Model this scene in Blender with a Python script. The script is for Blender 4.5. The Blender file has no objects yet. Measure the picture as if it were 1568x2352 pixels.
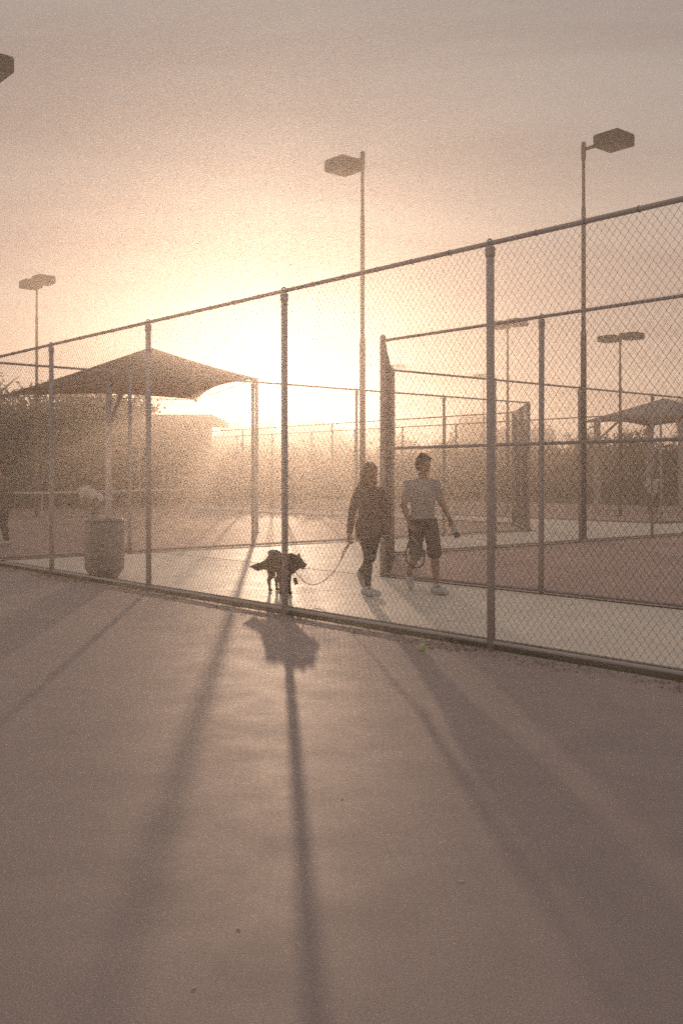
import bpy, math, random
import numpy as np
from mathutils import Vector, Matrix
random.seed(7); RNG = np.random.default_rng(7)
R = math.radians
scene = bpy.context.scene
col = scene.collection

# ------------------------------------------------------------------ camera
cam_d = bpy.data.cameras.new('camera'); cam = bpy.data.objects.new('camera', cam_d); col.objects.link(cam)
cam.location = (0, 0, 1.546); cam.rotation_euler = (R(90), 0, 0)
cam_d.sensor_fit = 'VERTICAL'; cam_d.sensor_height = 36.0; cam_d.lens = 35.36
cam_d.shift_y = -0.034; cam_d.clip_start = 0.05; cam_d.clip_end = 3000
scene.camera = cam

# ------------------------------------------------------------------ sun and sky
SUN_AZ = R(-3.8)           # clockwise from +Y
SUN_EL = R(6.3)
sun_dir = Vector((math.sin(SUN_AZ)*math.cos(SUN_EL), math.cos(SUN_AZ)*math.cos(SUN_EL), math.sin(SUN_EL)))
sd = bpy.data.lights.new('sun', 'SUN'); sun = bpy.data.objects.new('sun', sd); col.objects.link(sun)
sd.energy = 2.0; sd.angle = R(0.55); sd.color = (1.0, 0.67, 0.45)
sun.rotation_euler = (-sun_dir).to_track_quat('-Z', 'Y').to_euler(); sun.location = (0, 0, 30)

world = bpy.data.worlds.new('World'); scene.world = world; world.use_nodes = True
nt = world.node_tree; nt.nodes.clear()
def N(tree, typ, **kw):
    n = tree.nodes.new(typ)
    for k, v in kw.items(): setattr(n, k, v)
    return n
def L(tree, a, b): tree.links.new(a, b)
def setin(n, **kw):
    for k, v in kw.items(): n.inputs[k.replace('_', ' ')].default_value = v
def ramp(tree, stops):
    n = N(tree, 'ShaderNodeValToRGB'); e = n.color_ramp.elements
    while len(e) > 1: e.remove(e[-1])
    e[0].position = stops[0][0]; e[0].color = (*stops[0][1], 1)
    for p, c in stops[1:]:
        x = e.new(p); x.color = (*c, 1)
    return n
def math_n(tree, op, a=None, b=None):
    n = N(tree, 'ShaderNodeMath', operation=op)
    for i, v in enumerate((a, b)):
        if v is None: continue
        if isinstance(v, (int, float)): n.inputs[i].default_value = v
        else: L(tree, v, n.inputs[i])
    return n.outputs[0]
def mixc(tree, fac, a, b, mode='MIX'):
    n = N(tree, 'ShaderNodeMix', data_type='RGBA', blend_type=mode)
    for idx, v in ((0, fac), (6, a), (7, b)):
        if isinstance(v, (int, float)): n.inputs[idx].default_value = v
        elif isinstance(v, tuple): n.inputs[idx].default_value = (*v, 1)
        else: L(tree, v, n.inputs[idx])
    return n.outputs[2]
tc = N(nt, 'ShaderNodeTexCoord')
sep = N(nt, 'ShaderNodeSeparateXYZ'); L(nt, tc.outputs['Generated'], sep.inputs[0])
dot = N(nt, 'ShaderNodeVectorMath', operation='DOT_PRODUCT'); L(nt, tc.outputs['Generated'], dot.inputs[0])
dot.inputs[1].default_value = sun_dir
cosang = math_n(nt, 'MAXIMUM', dot.outputs['Value'], 0.0)
elev = math_n(nt, 'MAXIMUM', sep.outputs[2], 0.0)
# thin evening veil of high cloud: horizon to zenith
grad = ramp(nt, [(0.0, (0.50, 0.37, 0.28)), (0.10, (0.51, 0.39, 0.30)), (0.20, (0.53, 0.405, 0.325)), (0.31, (0.44, 0.37, 0.32)), (0.45, (0.385, 0.35, 0.32)), (0.65, (0.41, 0.39, 0.375)), (1.0, (0.43, 0.43, 0.445))])
L(nt, elev, grad.inputs[0])
# long soft cloud streaks, seen as on a flat layer overhead
den = math_n(nt, 'ADD', elev, 0.16)
cx = math_n(nt, 'DIVIDE', sep.outputs[0], den); cy = math_n(nt, 'DIVIDE', sep.outputs[1], den)
comb = N(nt, 'ShaderNodeCombineXYZ'); L(nt, cx, comb.inputs[0]); L(nt, cy, comb.inputs[1])
mp = N(nt, 'ShaderNodeMapping'); L(nt, comb.outputs[0], mp.inputs[0]); mp.inputs['Rotation'].default_value = (0, 0, R(-24)); mp.inputs['Scale'].default_value = (0.28, 0.95, 1)
mp.inputs['Location'].default_value = (3.1, 1.7, 0)
nz = N(nt, 'ShaderNodeTexNoise'); L(nt, mp.outputs[0], nz.inputs['Vector']); setin(nz, Scale=2.0, Detail=4.0, Roughness=0.55, Distortion=0.5)
cl = ramp(nt, [(0.36, (0, 0, 0)), (0.66, (1, 1, 1))]); L(nt, nz.outputs['Fac'], cl.inputs[0])
clouds = mixc(nt, cl.outputs[0], (1.12, 1.10, 1.08), (0.80, 0.70, 0.69))
skyc = mixc(nt, 1.0, grad.outputs[0], clouds, 'MULTIPLY')
# brightening of the air round the sun
g1 = math_n(nt, 'MULTIPLY', math_n(nt, 'POWER', cosang, 14.0), 0.02)
g2 = math_n(nt, 'MULTIPLY', math_n(nt, 'POWER', cosang, 240.0), 0.06)
glow = math_n(nt, 'ADD', math_n(nt, 'ADD', g1, g2), math_n(nt, 'MULTIPLY', math_n(nt, 'POWER', cosang, 2200.0), 1.1))
skyc = mixc(nt, 1.0, skyc, mixc(nt, 1.0, (1.0, 0.86, 0.74), glow, 'MULTIPLY'), 'ADD')
nish = N(nt, 'ShaderNodeTexSky', sky_type='NISHITA', sun_disc=False, sun_elevation=SUN_EL, sun_rotation=SUN_AZ, dust_density=4.0, ozone_density=1.0, air_density=1.0)
bgA = N(nt, 'ShaderNodeBackground'); L(nt, mixc(nt, 1.0, nish.outputs[0], (1.6, 1.5, 1.4), 'DARKEN'), bgA.inputs[0]); bgA.inputs[1].default_value = 0.05
bgB = N(nt, 'ShaderNodeBackground'); L(nt, skyc, bgB.inputs[0]); bgB.inputs[1].default_value = 0.73
addw = N(nt, 'ShaderNodeAddShader'); L(nt, bgA.outputs[0], addw.inputs[0]); L(nt, bgB.outputs[0], addw.inputs[1])
wo = N(nt, 'ShaderNodeOutputWorld'); L(nt, addw.outputs[0], wo.inputs['Surface'])

vs = scene.view_settings
vs.view_transform = 'Standard'; vs.look = 'None'; vs.gamma = 1.0; vs.exposure = 0.0; vs.use_curve_mapping = False
cy_ = scene.cycles
cy_.use_denoising = False; cy_.max_bounces = 8; cy_.diffuse_bounces = 3; cy_.glossy_bounces = 2; cy_.volume_bounces = 4
cy_.transparent_max_bounces = 8; cy_.use_adaptive_sampling = True; cy_.adaptive_threshold = 0.015
cy_.sample_clamp_indirect = 4.0
HAZE_DENSITY = 0.0060; HAZE_G = 0.82

# ------------------------------------------------------------------ court grid: s across, t along the fences
TH = R(40.62); CN, SN = math.cos(TH), math.sin(TH)
def ST(s, t, z=0.0): return Vector((s*CN - t*SN, s*SN + t*CN, z))
def gpx(x, y):      # ground point from a viewing ray (layout survey)
    Y = 1.546*2310/(y - 1096); return Vector(((x - 784)/2310*Y, Y, 0))
ANG_T = TH + R(90)   # rotation that turns +x into the t direction
ANG_S = TH           # rotation that turns +x into the s direction

# ------------------------------------------------------------------ helpers
def tag(o, label=None, cat=None, group=None, kind=None):
    if label: o['label'] = label
    if cat: o['category'] = cat
    if group: o['group'] = group
    if kind: o['kind'] = kind
    return o
def empty(name, loc=(0, 0, 0), rz=0.0):
    o = bpy.data.objects.new(name, None); o.location = loc; o.rotation_euler = (0, 0, rz); o.empty_display_size = 0.2
    col.objects.link(o); return o
def link(name, me, parent=None, loc=(0, 0, 0), rot=(0, 0, 0), scale=(1, 1, 1)):
    o = bpy.data.objects.new(name, me); col.objects.link(o)
    o.location = loc; o.rotation_euler = rot; o.scale = scale
    if parent: o.parent = parent
    return o
def copy_tree(o, parent=None):
    c = o.copy(); col.objects.link(c); c.parent = parent
    for ch in o.children: copy_tree(ch, c)
    return c
class MB:
    def __init__(self): self.v = []; self.f = []
    def add(self, vs_, fs):
        b = len(self.v); self.v += [tuple(p) for p in vs_]; self.f += [tuple(i + b for i in q) for q in fs]; return self
    def box(self, c, d, rz=0.0, taper=1.0):
        x, y, z = d[0]/2, d[1]/2, d[2]/2; cc, ss = math.cos(rz), math.sin(rz); P = []
        for k, zz in ((1, -z), (taper, z)):
            for sx, sy in ((-1, -1), (1, -1), (1, 1), (-1, 1)):
                px, py = sx*x*k, sy*y*k
                P.append((c[0] + px*cc - py*ss, c[1] + px*ss + py*cc, c[2] + zz))
        return self.add(P, [(3, 2, 1, 0), (4, 5, 6, 7), (0, 1, 5, 4), (1, 2, 6, 5), (2, 3, 7, 6), (3, 0, 4, 7)])
    def tube(self, pts, rad, n=8, caps=True):
        pts = [Vector(p) for p in pts]; m = len(pts)
        if not hasattr(rad, '__len__'): rad = [rad]*m
        P = []; up = None
        for i, p in enumerate(pts):
            d = (pts[min(i+1, m-1)] - pts[max(i-1, 0)]).normalized()
            if up is None:
                up = d.orthogonal().normalized()
            else:
                up = (up - d*up.dot(d)); up = up.normalized() if up.length > 1e-6 else d.orthogonal().normalized()
            w = d.cross(up)
            for k in range(n):
                a = 2*math.pi*k/n; P.append(p + (up*math.cos(a) + w*math.sin(a))*rad[i])
        F = [(i*n+k, i*n+(k+1) % n, (i+1)*n+(k+1) % n, (i+1)*n+k) for i in range(m-1) for k in range(n)]
        if caps: F += [tuple(range(n-1, -1, -1)), tuple(range((m-1)*n, m*n))]
        return self.add(P, F)
    def lathe(self, prof, n=20, c=(0, 0, 0)):
        P = [(c[0] + r*math.cos(2*math.pi*k/n), c[1] + r*math.sin(2*math.pi*k/n), c[2] + z) for r, z in prof for k in range(n)]
        m = len(prof)
        F = [(i*n+k, i*n+(k+1) % n, (i+1)*n+(k+1) % n, (i+1)*n+k) for i in range(m-1) for k in range(n)]
        F += [tuple(range(n-1, -1, -1)), tuple(range((m-1)*n, m*n))]
        return self.add(P, F)
    def mesh(self, name, mat=None, smooth=False):
        me = bpy.data.meshes.new(name); me.from_pydata(self.v, [], self.f); me.update()
        if mat: me.materials.append(mat)
        if smooth: me.polygons.foreach_set('use_smooth', [True]*len(me.polygons))
        return me
    def build(self, name, mat=None, parent=None, smooth=False, loc=(0, 0, 0), rot=(0, 0, 0)):
        return link(name, self.mesh(name, mat, smooth), parent, loc, rot)

# ------------------------------------------------------------------ materials
def mat(name, c1, c2=None, scale=8.0, rough=0.7, spec=0.3, metal=0.0, bump=0.0, bscale=60.0, detail=6.0, translucent=0.0, lo=0.35, hi=0.65, sheen=0.0, rough2=None):
    m = bpy.data.materials.new(name); m.use_nodes = True; t = m.node_tree
    b = t.nodes['Principled BSDF']; setin(b, Roughness=rough, Metallic=metal); b.inputs['Specular IOR Level'].default_value = spec
    tcn = N(t, 'ShaderNodeTexCoord')
    if c2 is None: c2 = tuple(x*0.82 for x in c1)
    nz = N(t, 'ShaderNodeTexNoise'); L(t, tcn.outputs['Object'], nz.inputs['Vector']); setin(nz, Scale=scale, Detail=detail, Roughness=0.6)
    rp = ramp(t, [(lo, c1), (hi, c2)]); L(t, nz.outputs['Fac'], rp.inputs[0]); L(t, rp.outputs[0], b.inputs['Base Color'])
    if rough2 is not None:
        mr = N(t, 'ShaderNodeMapRange'); L(t, nz.outputs['Fac'], mr.inputs[0]); mr.inputs[1].default_value = lo; mr.inputs[2].default_value = hi
        mr.inputs[3].default_value = rough; mr.inputs[4].default_value = rough2; L(t, mr.outputs[0], b.inputs['Roughness'])
    if bump:
        n2 = N(t, 'ShaderNodeTexNoise'); L(t, tcn.outputs['Object'], n2.inputs['Vector']); setin(n2, Scale=bscale, Detail=4.0)
        bp = N(t, 'ShaderNodeBump'); setin(bp, Strength=bump, Distance=0.01); L(t, n2.outputs['Fac'], bp.inputs['Height']); L(t, bp.outputs[0], b.inputs['Normal'])
    if translucent:
        tr = N(t, 'ShaderNodeBsdfTranslucent'); L(t, rp.outputs[0], tr.inputs[0]); mx = N(t, 'ShaderNodeMixShader'); mx.inputs[0].default_value = translucent
        L(t, b.outputs[0], mx.inputs[1]); L(t, tr.outputs[0], mx.inputs[2]); L(t, mx.outputs[0], t.nodes['Material Output'].inputs[0])
    return m
M = {}
M['ground'] = mat('dry_ground', (0.13, 0.105, 0.07), (0.08, 0.08, 0.045), 0.6, 0.95, 0.1, bump=0.6, bscale=9)
M['court'] = mat('court_acrylic', (0.43, 0.335, 0.295), (0.39, 0.305, 0.27), 2.2, 0.54, 0.14, bump=0.15, bscale=420, detail=9, rough2=0.60)
M['court_far'] = mat('court_acrylic_worn', (0.52, 0.35, 0.29), (0.43, 0.29, 0.24), 0.8, 0.58, 0.35, bump=0.3, bscale=200, detail=8)
M['concrete'] = mat('pale_concrete', (0.85, 0.735, 0.60), (0.77, 0.665, 0.545), 1.6, 0.48, 0.5, bump=0.25, bscale=240, detail=10, rough2=0.54)
M['line'] = mat('white_line_paint', (0.78, 0.76, 0.72), (0.62, 0.60, 0.56), 12, 0.6, 0.4)
M['steel'] = mat('weathered_pipe', (0.58, 0.51, 0.485), (0.50, 0.44, 0.42), 9, 0.8, 0.15, bump=0.15, bscale=90)
M['wire'] = mat('chain_link_wire', (0.12, 0.10, 0.092), (0.09, 0.075, 0.07), 14, 0.7, 0.2)
M['pole'] = mat('lamp_pole_paint', (0.15, 0.12, 0.115), (0.12, 0.10, 0.095), 5, 0.7, 0.2, bump=0.1)
M['lamp'] = mat('lamp_housing_paint', (0.075, 0.062, 0.06), (0.055, 0.047, 0.045), 6, 0.7, 0.2)
M['lens'] = mat('lamp_lens_glass', (0.10, 0.09, 0.085), (0.08, 0.07, 0.065), 6, 0.3, 0.5)
M['canopy'] = mat('shade_fabric', (0.62, 0.47, 0.36), (0.55, 0.41, 0.31), 3, 0.85, 0.1, translucent=0.6, bump=0.2, bscale=30)
M['canopy2'] = mat('grey_shade_fabric', (0.30, 0.26, 0.245), (0.25, 0.22, 0.205), 3, 0.85, 0.15, bump=0.2, bscale=30)
M['wall'] = mat('rendered_wall', (0.42, 0.33, 0.26), (0.36, 0.28, 0.22), 2, 0.85, 0.2, bump=0.3, bscale=40)
M['roof'] = mat('roof_felt', (0.20, 0.16, 0.14), (0.15, 0.12, 0.105), 3, 0.9, 0.2, bump=0.3)
M['glass'] = mat('dark_window_glass', (0.05, 0.05, 0.05), (0.035, 0.035, 0.035), 3, 0.15, 0.5)
M['door'] = mat('painted_door', (0.16, 0.11, 0.08), (0.12, 0.085, 0.06), 3, 0.6, 0.3)
M['bark'] = mat('bark', (0.12, 0.085, 0.06), (0.07, 0.05, 0.035), 12, 0.95, 0.1, bump=0.8, bscale=25)
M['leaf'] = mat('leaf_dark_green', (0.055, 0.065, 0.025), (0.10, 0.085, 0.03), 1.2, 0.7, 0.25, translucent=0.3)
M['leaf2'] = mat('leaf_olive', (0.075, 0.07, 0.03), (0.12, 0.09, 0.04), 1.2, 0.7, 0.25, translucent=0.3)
M['bin'] = mat('bin_plastic', (0.45, 0.39, 0.365), (0.39, 0.34, 0.32), 4, 0.6, 0.3, bump=0.15, bscale=50)
M['bin_rim'] = mat('bin_rim_plastic', (0.36, 0.31, 0.29), None, 6, 0.5, 0.35)
M['skin'] = mat('skin', (0.42, 0.26, 0.19), (0.37, 0.225, 0.165), 9, 0.55, 0.35)
M['hair_b'] = mat('light_brown_hair', (0.30, 0.19, 0.11), (0.20, 0.125, 0.07), 60, 0.5, 0.4, bump=0.6, bscale=160)
M['hair_d'] = mat('dark_brown_hair', (0.07, 0.045, 0.03), (0.045, 0.03, 0.02), 60, 0.55, 0.4, bump=0.8, bscale=140)
M['tee'] = mat('grey_tshirt', (0.46, 0.42, 0.405), (0.40, 0.365, 0.35), 6, 0.9, 0.1, bump=0.5, bscale=14)
M['white'] = mat('white_cotton', (0.75, 0.73, 0.70), (0.66, 0.64, 0.61), 6, 0.85, 0.1, bump=0.4, bscale=16)
M['plum'] = mat('dark_plum_knit', (0.20, 0.135, 0.13), (0.16, 0.105, 0.10), 8, 0.95, 0.1, bump=0.6, bscale=18)
M['leggings'] = mat('black_leggings', (0.12, 0.105, 0.10), (0.095, 0.083, 0.08), 8, 0.9, 0.1, bump=0.2, bscale=20)
M['shorts'] = mat('dark_shorts', (0.19, 0.15, 0.14), (0.15, 0.12, 0.11), 8, 0.95, 0.08, bump=0.5, bscale=16)
M['band'] = mat('black_waistband', (0.05, 0.048, 0.046), None, 8, 0.85, 0.1, bump=0.4, bscale=30)
M['shoe'] = mat('white_trainer', (0.70, 0.69, 0.67), (0.58, 0.57, 0.55), 20, 0.6, 0.3)
M['sole'] = mat('trainer_sole', (0.50, 0.48, 0.45), None, 20, 0.7, 0.3)
M['eye'] = mat('dark_eye', (0.03, 0.02, 0.015), None, 4, 0.2, 0.5)
M['lip'] = mat('lip', (0.33, 0.14, 0.11), None, 4, 0.5, 0.4)
M['fur'] = mat('dark_dog_fur', (0.12, 0.085, 0.07), (0.09, 0.065, 0.053), 14, 1.0, 0.05, bump=0.6, bscale=70)
M['nose'] = mat('dog_nose', (0.02, 0.018, 0.017), None, 4, 0.35, 0.5)
M['tongue'] = mat('dog_tongue', (0.40, 0.15, 0.13), None, 6, 0.4, 0.4)
M['leash'] = mat('red_brown_leash', (0.26, 0.055, 0.04), (0.18, 0.04, 0.03), 30, 0.7, 0.3)
M['pouch'] = mat('black_pouch', (0.045, 0.04, 0.04), None, 10, 0.6, 0.3)
M['racket'] = mat('racket_frame_paint', (0.07, 0.065, 0.065), (0.055, 0.05, 0.05), 10, 0.3, 0.5)
M['racket_edge'] = mat('racket_bright_edge', (0.66, 0.64, 0.62), None, 10, 0.3, 0.5)  # pale copy of the frame: its bright edge put into the colour
M['string'] = mat('racket_string', (0.6, 0.58, 0.5), None, 10, 0.5, 0.4)
M['grip'] = mat('racket_grip', (0.05, 0.05, 0.05), None, 40, 0.8, 0.2, bump=0.5)
M['bottle'] = mat('pale_bottle', (0.52, 0.55, 0.54), (0.44, 0.47, 0.46), 8, 0.35, 0.5)
M['cap'] = mat('dark_bottle_cap', (0.10, 0.10, 0.105), None, 8, 0.45, 0.5)
M['ball'] = mat('flare_ball_felt', (0.84, 0.90, 0.50), (0.80, 0.86, 0.46), 40, 0.95, 0.1, bump=0.8, bscale=300, translucent=0.35)  # for the added ball that replaces a lens flare spot
M['seam'] = mat('flare_ball_seam', (0.78, 0.78, 0.72), None, 20, 0.8, 0.2)
M['dryleaf'] = mat('dry_leaf', (0.32, 0.19, 0.10), (0.18, 0.10, 0.055), 30, 0.85, 0.2, translucent=0.25)
M['petal'] = mat('pale_petal', (0.88, 0.84, 0.76), (0.80, 0.76, 0.68), 30, 0.8, 0.2, translucent=0.3)
M['net'] = mat('net_cord', (0.05, 0.05, 0.045), None, 10, 0.8, 0.2)
M['sign'] = mat('white_sign_board', (0.70, 0.68, 0.64), (0.62, 0.60, 0.56), 5, 0.5, 0.4)

def speckle(m, scale, amt):      # sand grains in the acrylic coat
    t = m.node_tree; b = t.nodes['Principled BSDF']; src = b.inputs['Base Color'].links[0].from_socket
    tcn = N(t, 'ShaderNodeTexCoord'); nz = N(t, 'ShaderNodeTexNoise'); L(t, tcn.outputs['Object'], nz.inputs['Vector']); setin(nz, Scale=scale, Detail=3.0, Roughness=0.8)
    rp = ramp(t, [(0.30, (1 - amt,)*3), (0.70, (1 + amt,)*3)]); L(t, nz.outputs['Fac'], rp.inputs[0])
    L(t, mixc(t, 1.0, src, rp.outputs[0], 'MULTIPLY'), b.inputs['Base Color'])
speckle(M['court'], 170.0, 0.55); speckle(M['court_far'], 60.0, 0.35); speckle(M['concrete'], 90.0, 0.14)
# ------------------------------------------------------------------ setting: ground, courts, walkways
GR = 205.0
g = MB().add([(-GR, -GR, 0), (GR, -GR, 0), (GR, GR, 0), (-GR, GR, 0)], [(0, 1, 2, 3)]).build('ground', M['ground'])
tag(g, 'dry earth and grass ground under and around the courts', 'ground', kind='structure')
def sheet(name, pts, m, z, label, cat):
    me = MB().add([ST(s, t, z) for s, t in pts], [tuple(range(len(pts)))]).mesh(name, m)
    o = link(name, me); return tag(o, label, cat, kind='structure')
court_near = sheet('court', [(-34, -30), (6.86, -30), (6.86, 18.12), (-34, 18.12)], M['court'], 0.006, 'grey brown tennis court surface in front of the tall fence', 'court')
court_right = sheet('court', [(10.7, -22), (28.9, -22), (28.9, 14.3), (13.66, 14.3), (10.7, 11.34)], M['court_far'], 0.006, 'dark reddish court surface behind the fence with the middle rail', 'court')
court_back = sheet('court', [(7.0, 18.3), (22.55, 18.3), (25.5, 21.25), (25.5, 54.8), (7.0, 54.8)], M['court_far'], 0.006, 'brown court surface with the net beyond the walkway', 'court')
court_far = sheet('court', [(29.6, 21.2), (32.6, 18.3), (48, 18.3), (48, 54.8), (29.6, 54.8)], M['court_far'], 0.006, 'far court surface behind the last fence before the hedge', 'court')
def line(parent, s0, t0, s1, t1, w=0.05):
    a, b = ST(s0, t0), ST(s1, t1); d = (b - a).normalized(); q = Vector((-d.y, d.x, 0))*w/2
    P = [a - q, b - q, b + q, a + q]
    MB().add([(p.x, p.y, 0.010) for p in P], [(0, 1, 2, 3)]).build('court_line', M['line'], parent)
for a in [(17.2, 10.7, 28, 10.7), (17.2, 10.7, 17.2, -12)]: line(court_right, *a)
cs = 16.3
for a in [(cs-5.49, 24.6, cs+5.49, 24.6), (cs-5.49, 48.4, cs+5.49, 48.4), (cs-5.49, 24.6, cs-5.49, 48.4), (cs+5.49, 24.6, cs+5.49, 48.4), (cs-4.11, 24.6, cs-4.11, 48.4), (cs+4.11, 24.6, cs+4.11, 48.4), (cs-4.11, 30.1, cs+4.11, 30.1), (cs-4.11, 42.9, cs+4.11, 42.9), (cs, 30.1, cs, 42.9)]: line(court_back, *a)

walk = empty('walkway', ST(8.8, 10)); tag(walk, 'pale concrete slab walkways between the fenced courts', 'walkway', kind='structure')
bpy.context.view_layer.update()
def slab(pts):
    n = len(pts); P = [ST(s, t, 0.003) for s, t in pts] + [ST(s, t, 0.018) for s, t in pts]
    c = ST(8.8, 10)
    P = [p - c for p in P]
    F = [tuple(range(n-1, -1, -1)), tuple(range(n, 2*n))] + [(i, (i+1) % n, n+(i+1) % n, n+i) for i in range(n)]
    MB().add(P, F).build('slab', M['concrete'], walk)
J = 0.006
for k in range(-8, 3):
    t0 = 10.4 + 3.05*k - 3.05; t1 = t0 + 3.05
    if k == 2: t1 = 14.47
    slab([(7.3, t0+J), (10.5, t0+J), (10.5, t1-J), (7.3, t1-J)])
slab([(7.3, 14.47+J), (10.5, 14.47+J), (10.5, 18.0), (7.3, 18.0)])
slab([(10.55+J, 11.36), (13.55, 14.38), (13.55, 14.47), (10.55+J, 14.47)])
s = 10.55
while s < 40:
    s1 = 13.0 if s < 11 else s + 3.05
    slab([(s+J, 14.47+J), (s1-J, 14.47+J), (s1-J, 18.1), (s+J, 18.1)]); s = s1
slab([(22.75, 18.1+J), (25.7, 18.1+J), (25.7, 21.0)])
t = 18.1
while t < 56:
    slab([(25.7+J, t+J), (29.45, t+J), (29.45, t+3.05-J), (25.7+J, t+3.05-J)]); t += 3.05

# ------------------------------------------------------------------ chain link fences
FH, BAY = 3.66, 3.05
def link_mesh(seed):
    rng = np.random.default_rng(seed); half = BAY/84; hv = 0.09; nz_ = 80
    z0 = 0.045; V = []; F = []; r = 0.0017
    for i in range(84):
        ph = i % 2
        zs = z0 + np.arange(nz_+1)*hv/2
        side = (np.arange(nz_+1) + ph) % 2
        xs = (i + side)*half + np.where(side == 1, 0.0015, -0.0015) + rng.normal(0, 0.0012, nz_+1)
        xs = xs + 0.006*np.sin(zs*1.7 + seed) ; zs = zs + rng.normal(0, 0.0012, nz_+1)
        ys = np.where(side == 1, 0.0022, -0.0022) + 0.008*np.sin(xs*2.1)*np.sin(zs*1.1)
        # twisted barb on top
        pts = list(zip(xs, ys, zs)) + [(xs[-1] + (0.008 if ph else -0.006), ys[-1], zs[-1] + 0.030), (xs[-1] + (0.020 if ph else -0.018), ys[-1] + 0.004, zs[-1] + 0.046)]
        b = len(V)
        for (x, y, z) in pts:
            for k in range(3):
                a = 2.094*k + 0.5; V.append((x + r*math.cos(a), y + r*math.sin(a), z))
        for j in range(len(pts)-1):
            for k in range(3):
                k2 = (k+1) % 3; F.append((b+j*3+k, b+j*3+k2, b+(j+1)*3+k2, b+(j+1)*3+k))
    me = bpy.data.meshes.new('chain_link_mesh'); me.from_pydata(V, [], F); me.update(); me.materials.append(M['wire']); return me
LINKS = [link_mesh(1), link_mesh(2)]
def pipe_mesh(name, length, r, n=10):
    return MB().tube([(0, 0, 0), (length, 0, 0)], r, n).mesh(name, M['steel'], True)
POST = MB().lathe([(0.037, -0.15), (0.037, 3.60), (0.043, 3.602), (0.043, 3.555), (0.037, 3.553)][:2], 14).mesh('post', M['steel'], True)
ENDPOST = MB().lathe([(0.046, -0.15), (0.046, 3.70), (0.040, 3.73), (0.022, 3.75), (0.004, 3.757)], 16).mesh('post', M['steel'], True)
c_ = MB().lathe([(0.044, 3.535), (0.046, 3.545), (0.046, 3.60), (0.040, 3.622), (0.024, 3.632)], 14)
c_.tube([(0.0, 0.034*math.cos(a), 3.657 + 0.034*math.sin(a)) for a in np.linspace(-0.4, math.pi + 0.4, 13)], 0.009, 6)
CAP = c_.mesh('post_cap', M['steel'], True)
RAIL = pipe_mesh('top_rail', 1.0, 0.0225); LOW = pipe_mesh('bottom_rail', 1.0, 0.021); MID = pipe_mesh('middle_rail', 1.0, 0.023)
TIE = MB().tube([(0, 0.028*math.cos(a), 0.028*math.sin(a)) for a in np.linspace(0, 2*math.pi, 9)], 0.003, 4).mesh('tie', M['wire'])
def fence(label, s0, t0, s1, t1, posts, ends=(), mid=False, ties=False):
    a, b = ST(s0, t0), ST(s1, t1); d = b - a; rz = math.atan2(d.y, d.x)
    o = empty('chain_link_fence', a, rz); tag(o, label, 'fence')
    for i, p in enumerate(posts):
        if i in ends: link('post', ENDPOST, o, (p, 0, 0))
        else:
            q = link('post', POST, o, (p, 0, 0), rot=(R(random.uniform(-.25, .25)), R(random.uniform(-.25, .25)), 0)); link('post_cap', CAP, q)
    for i in range(len(posts)-1):
        p0, p1 = posts[i], posts[i+1]; w = p1 - p0
        link('top_rail', RAIL, o, (p0, 0, 3.657 if True else 0), scale=(w, 1, 1))
        link('bottom_rail', LOW, o, (p0, 0, 0.055), scale=(w, 1, 1))
        if mid: link('middle_rail', MID, o, (p0, 0.03, 1.99), scale=(w, 1, 1))
        tag(link('chain_link_mesh', LINKS[i % 2], o, (p0, -0.026, 0), scale=(w/BAY, 1, 1)), kind='stuff')
        if ties:
            for k in range(1, 6):
                link('tie', TIE, o, (p0 + w*k/6, 0, 3.657)); 
    return o
TA = 6.009
fence('tall chain link fence in front of the dog and the walking couple', 6.93, TA - 3*BAY, 6.93, TA + 4*BAY, [BAY*k for k in range(8)], ties=True)
fence('chain link fence with a horizontal middle rail behind the walking man', 10.62, 11.40, 10.62, 11.40 - 5*BAY, [BAY*k for k in range(6)], ends=(0,), mid=True)
fence('short angled chain link fence seen edge on, cutting off the court corner', 10.68, 11.46, 13.6, 14.4, [0, 2.07, 4.12], ends=(2,))
fence('chain link fence with the single lamp that points right, along the crossing walkway', 13.68, 14.4, 13.68 + 4*BAY, 14.4, [BAY*k for k in range(5)])
fence('long chain link fence closing the walkway behind the dog', 6.98, 18.2, 22.6, 18.2, [0.0, 3.0, 6.05, 9.1, 12.15, 15.62])
fence('distant angled chain link fence across the corner of the netted court', 22.66, 18.26, 25.6, 21.2, [0, 2.07, 4.15])
fence('distant chain link fence along the far side of the netted court', 25.6, 21.27, 25.6, 21.27 + 11*BAY, [BAY*k for k in range(12)])
fence('farthest chain link fence beyond the netted court, before the hedge', 29.55, 18.3, 29.55, 18.3 + 12*BAY, [BAY*k for k in range(13)])

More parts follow.
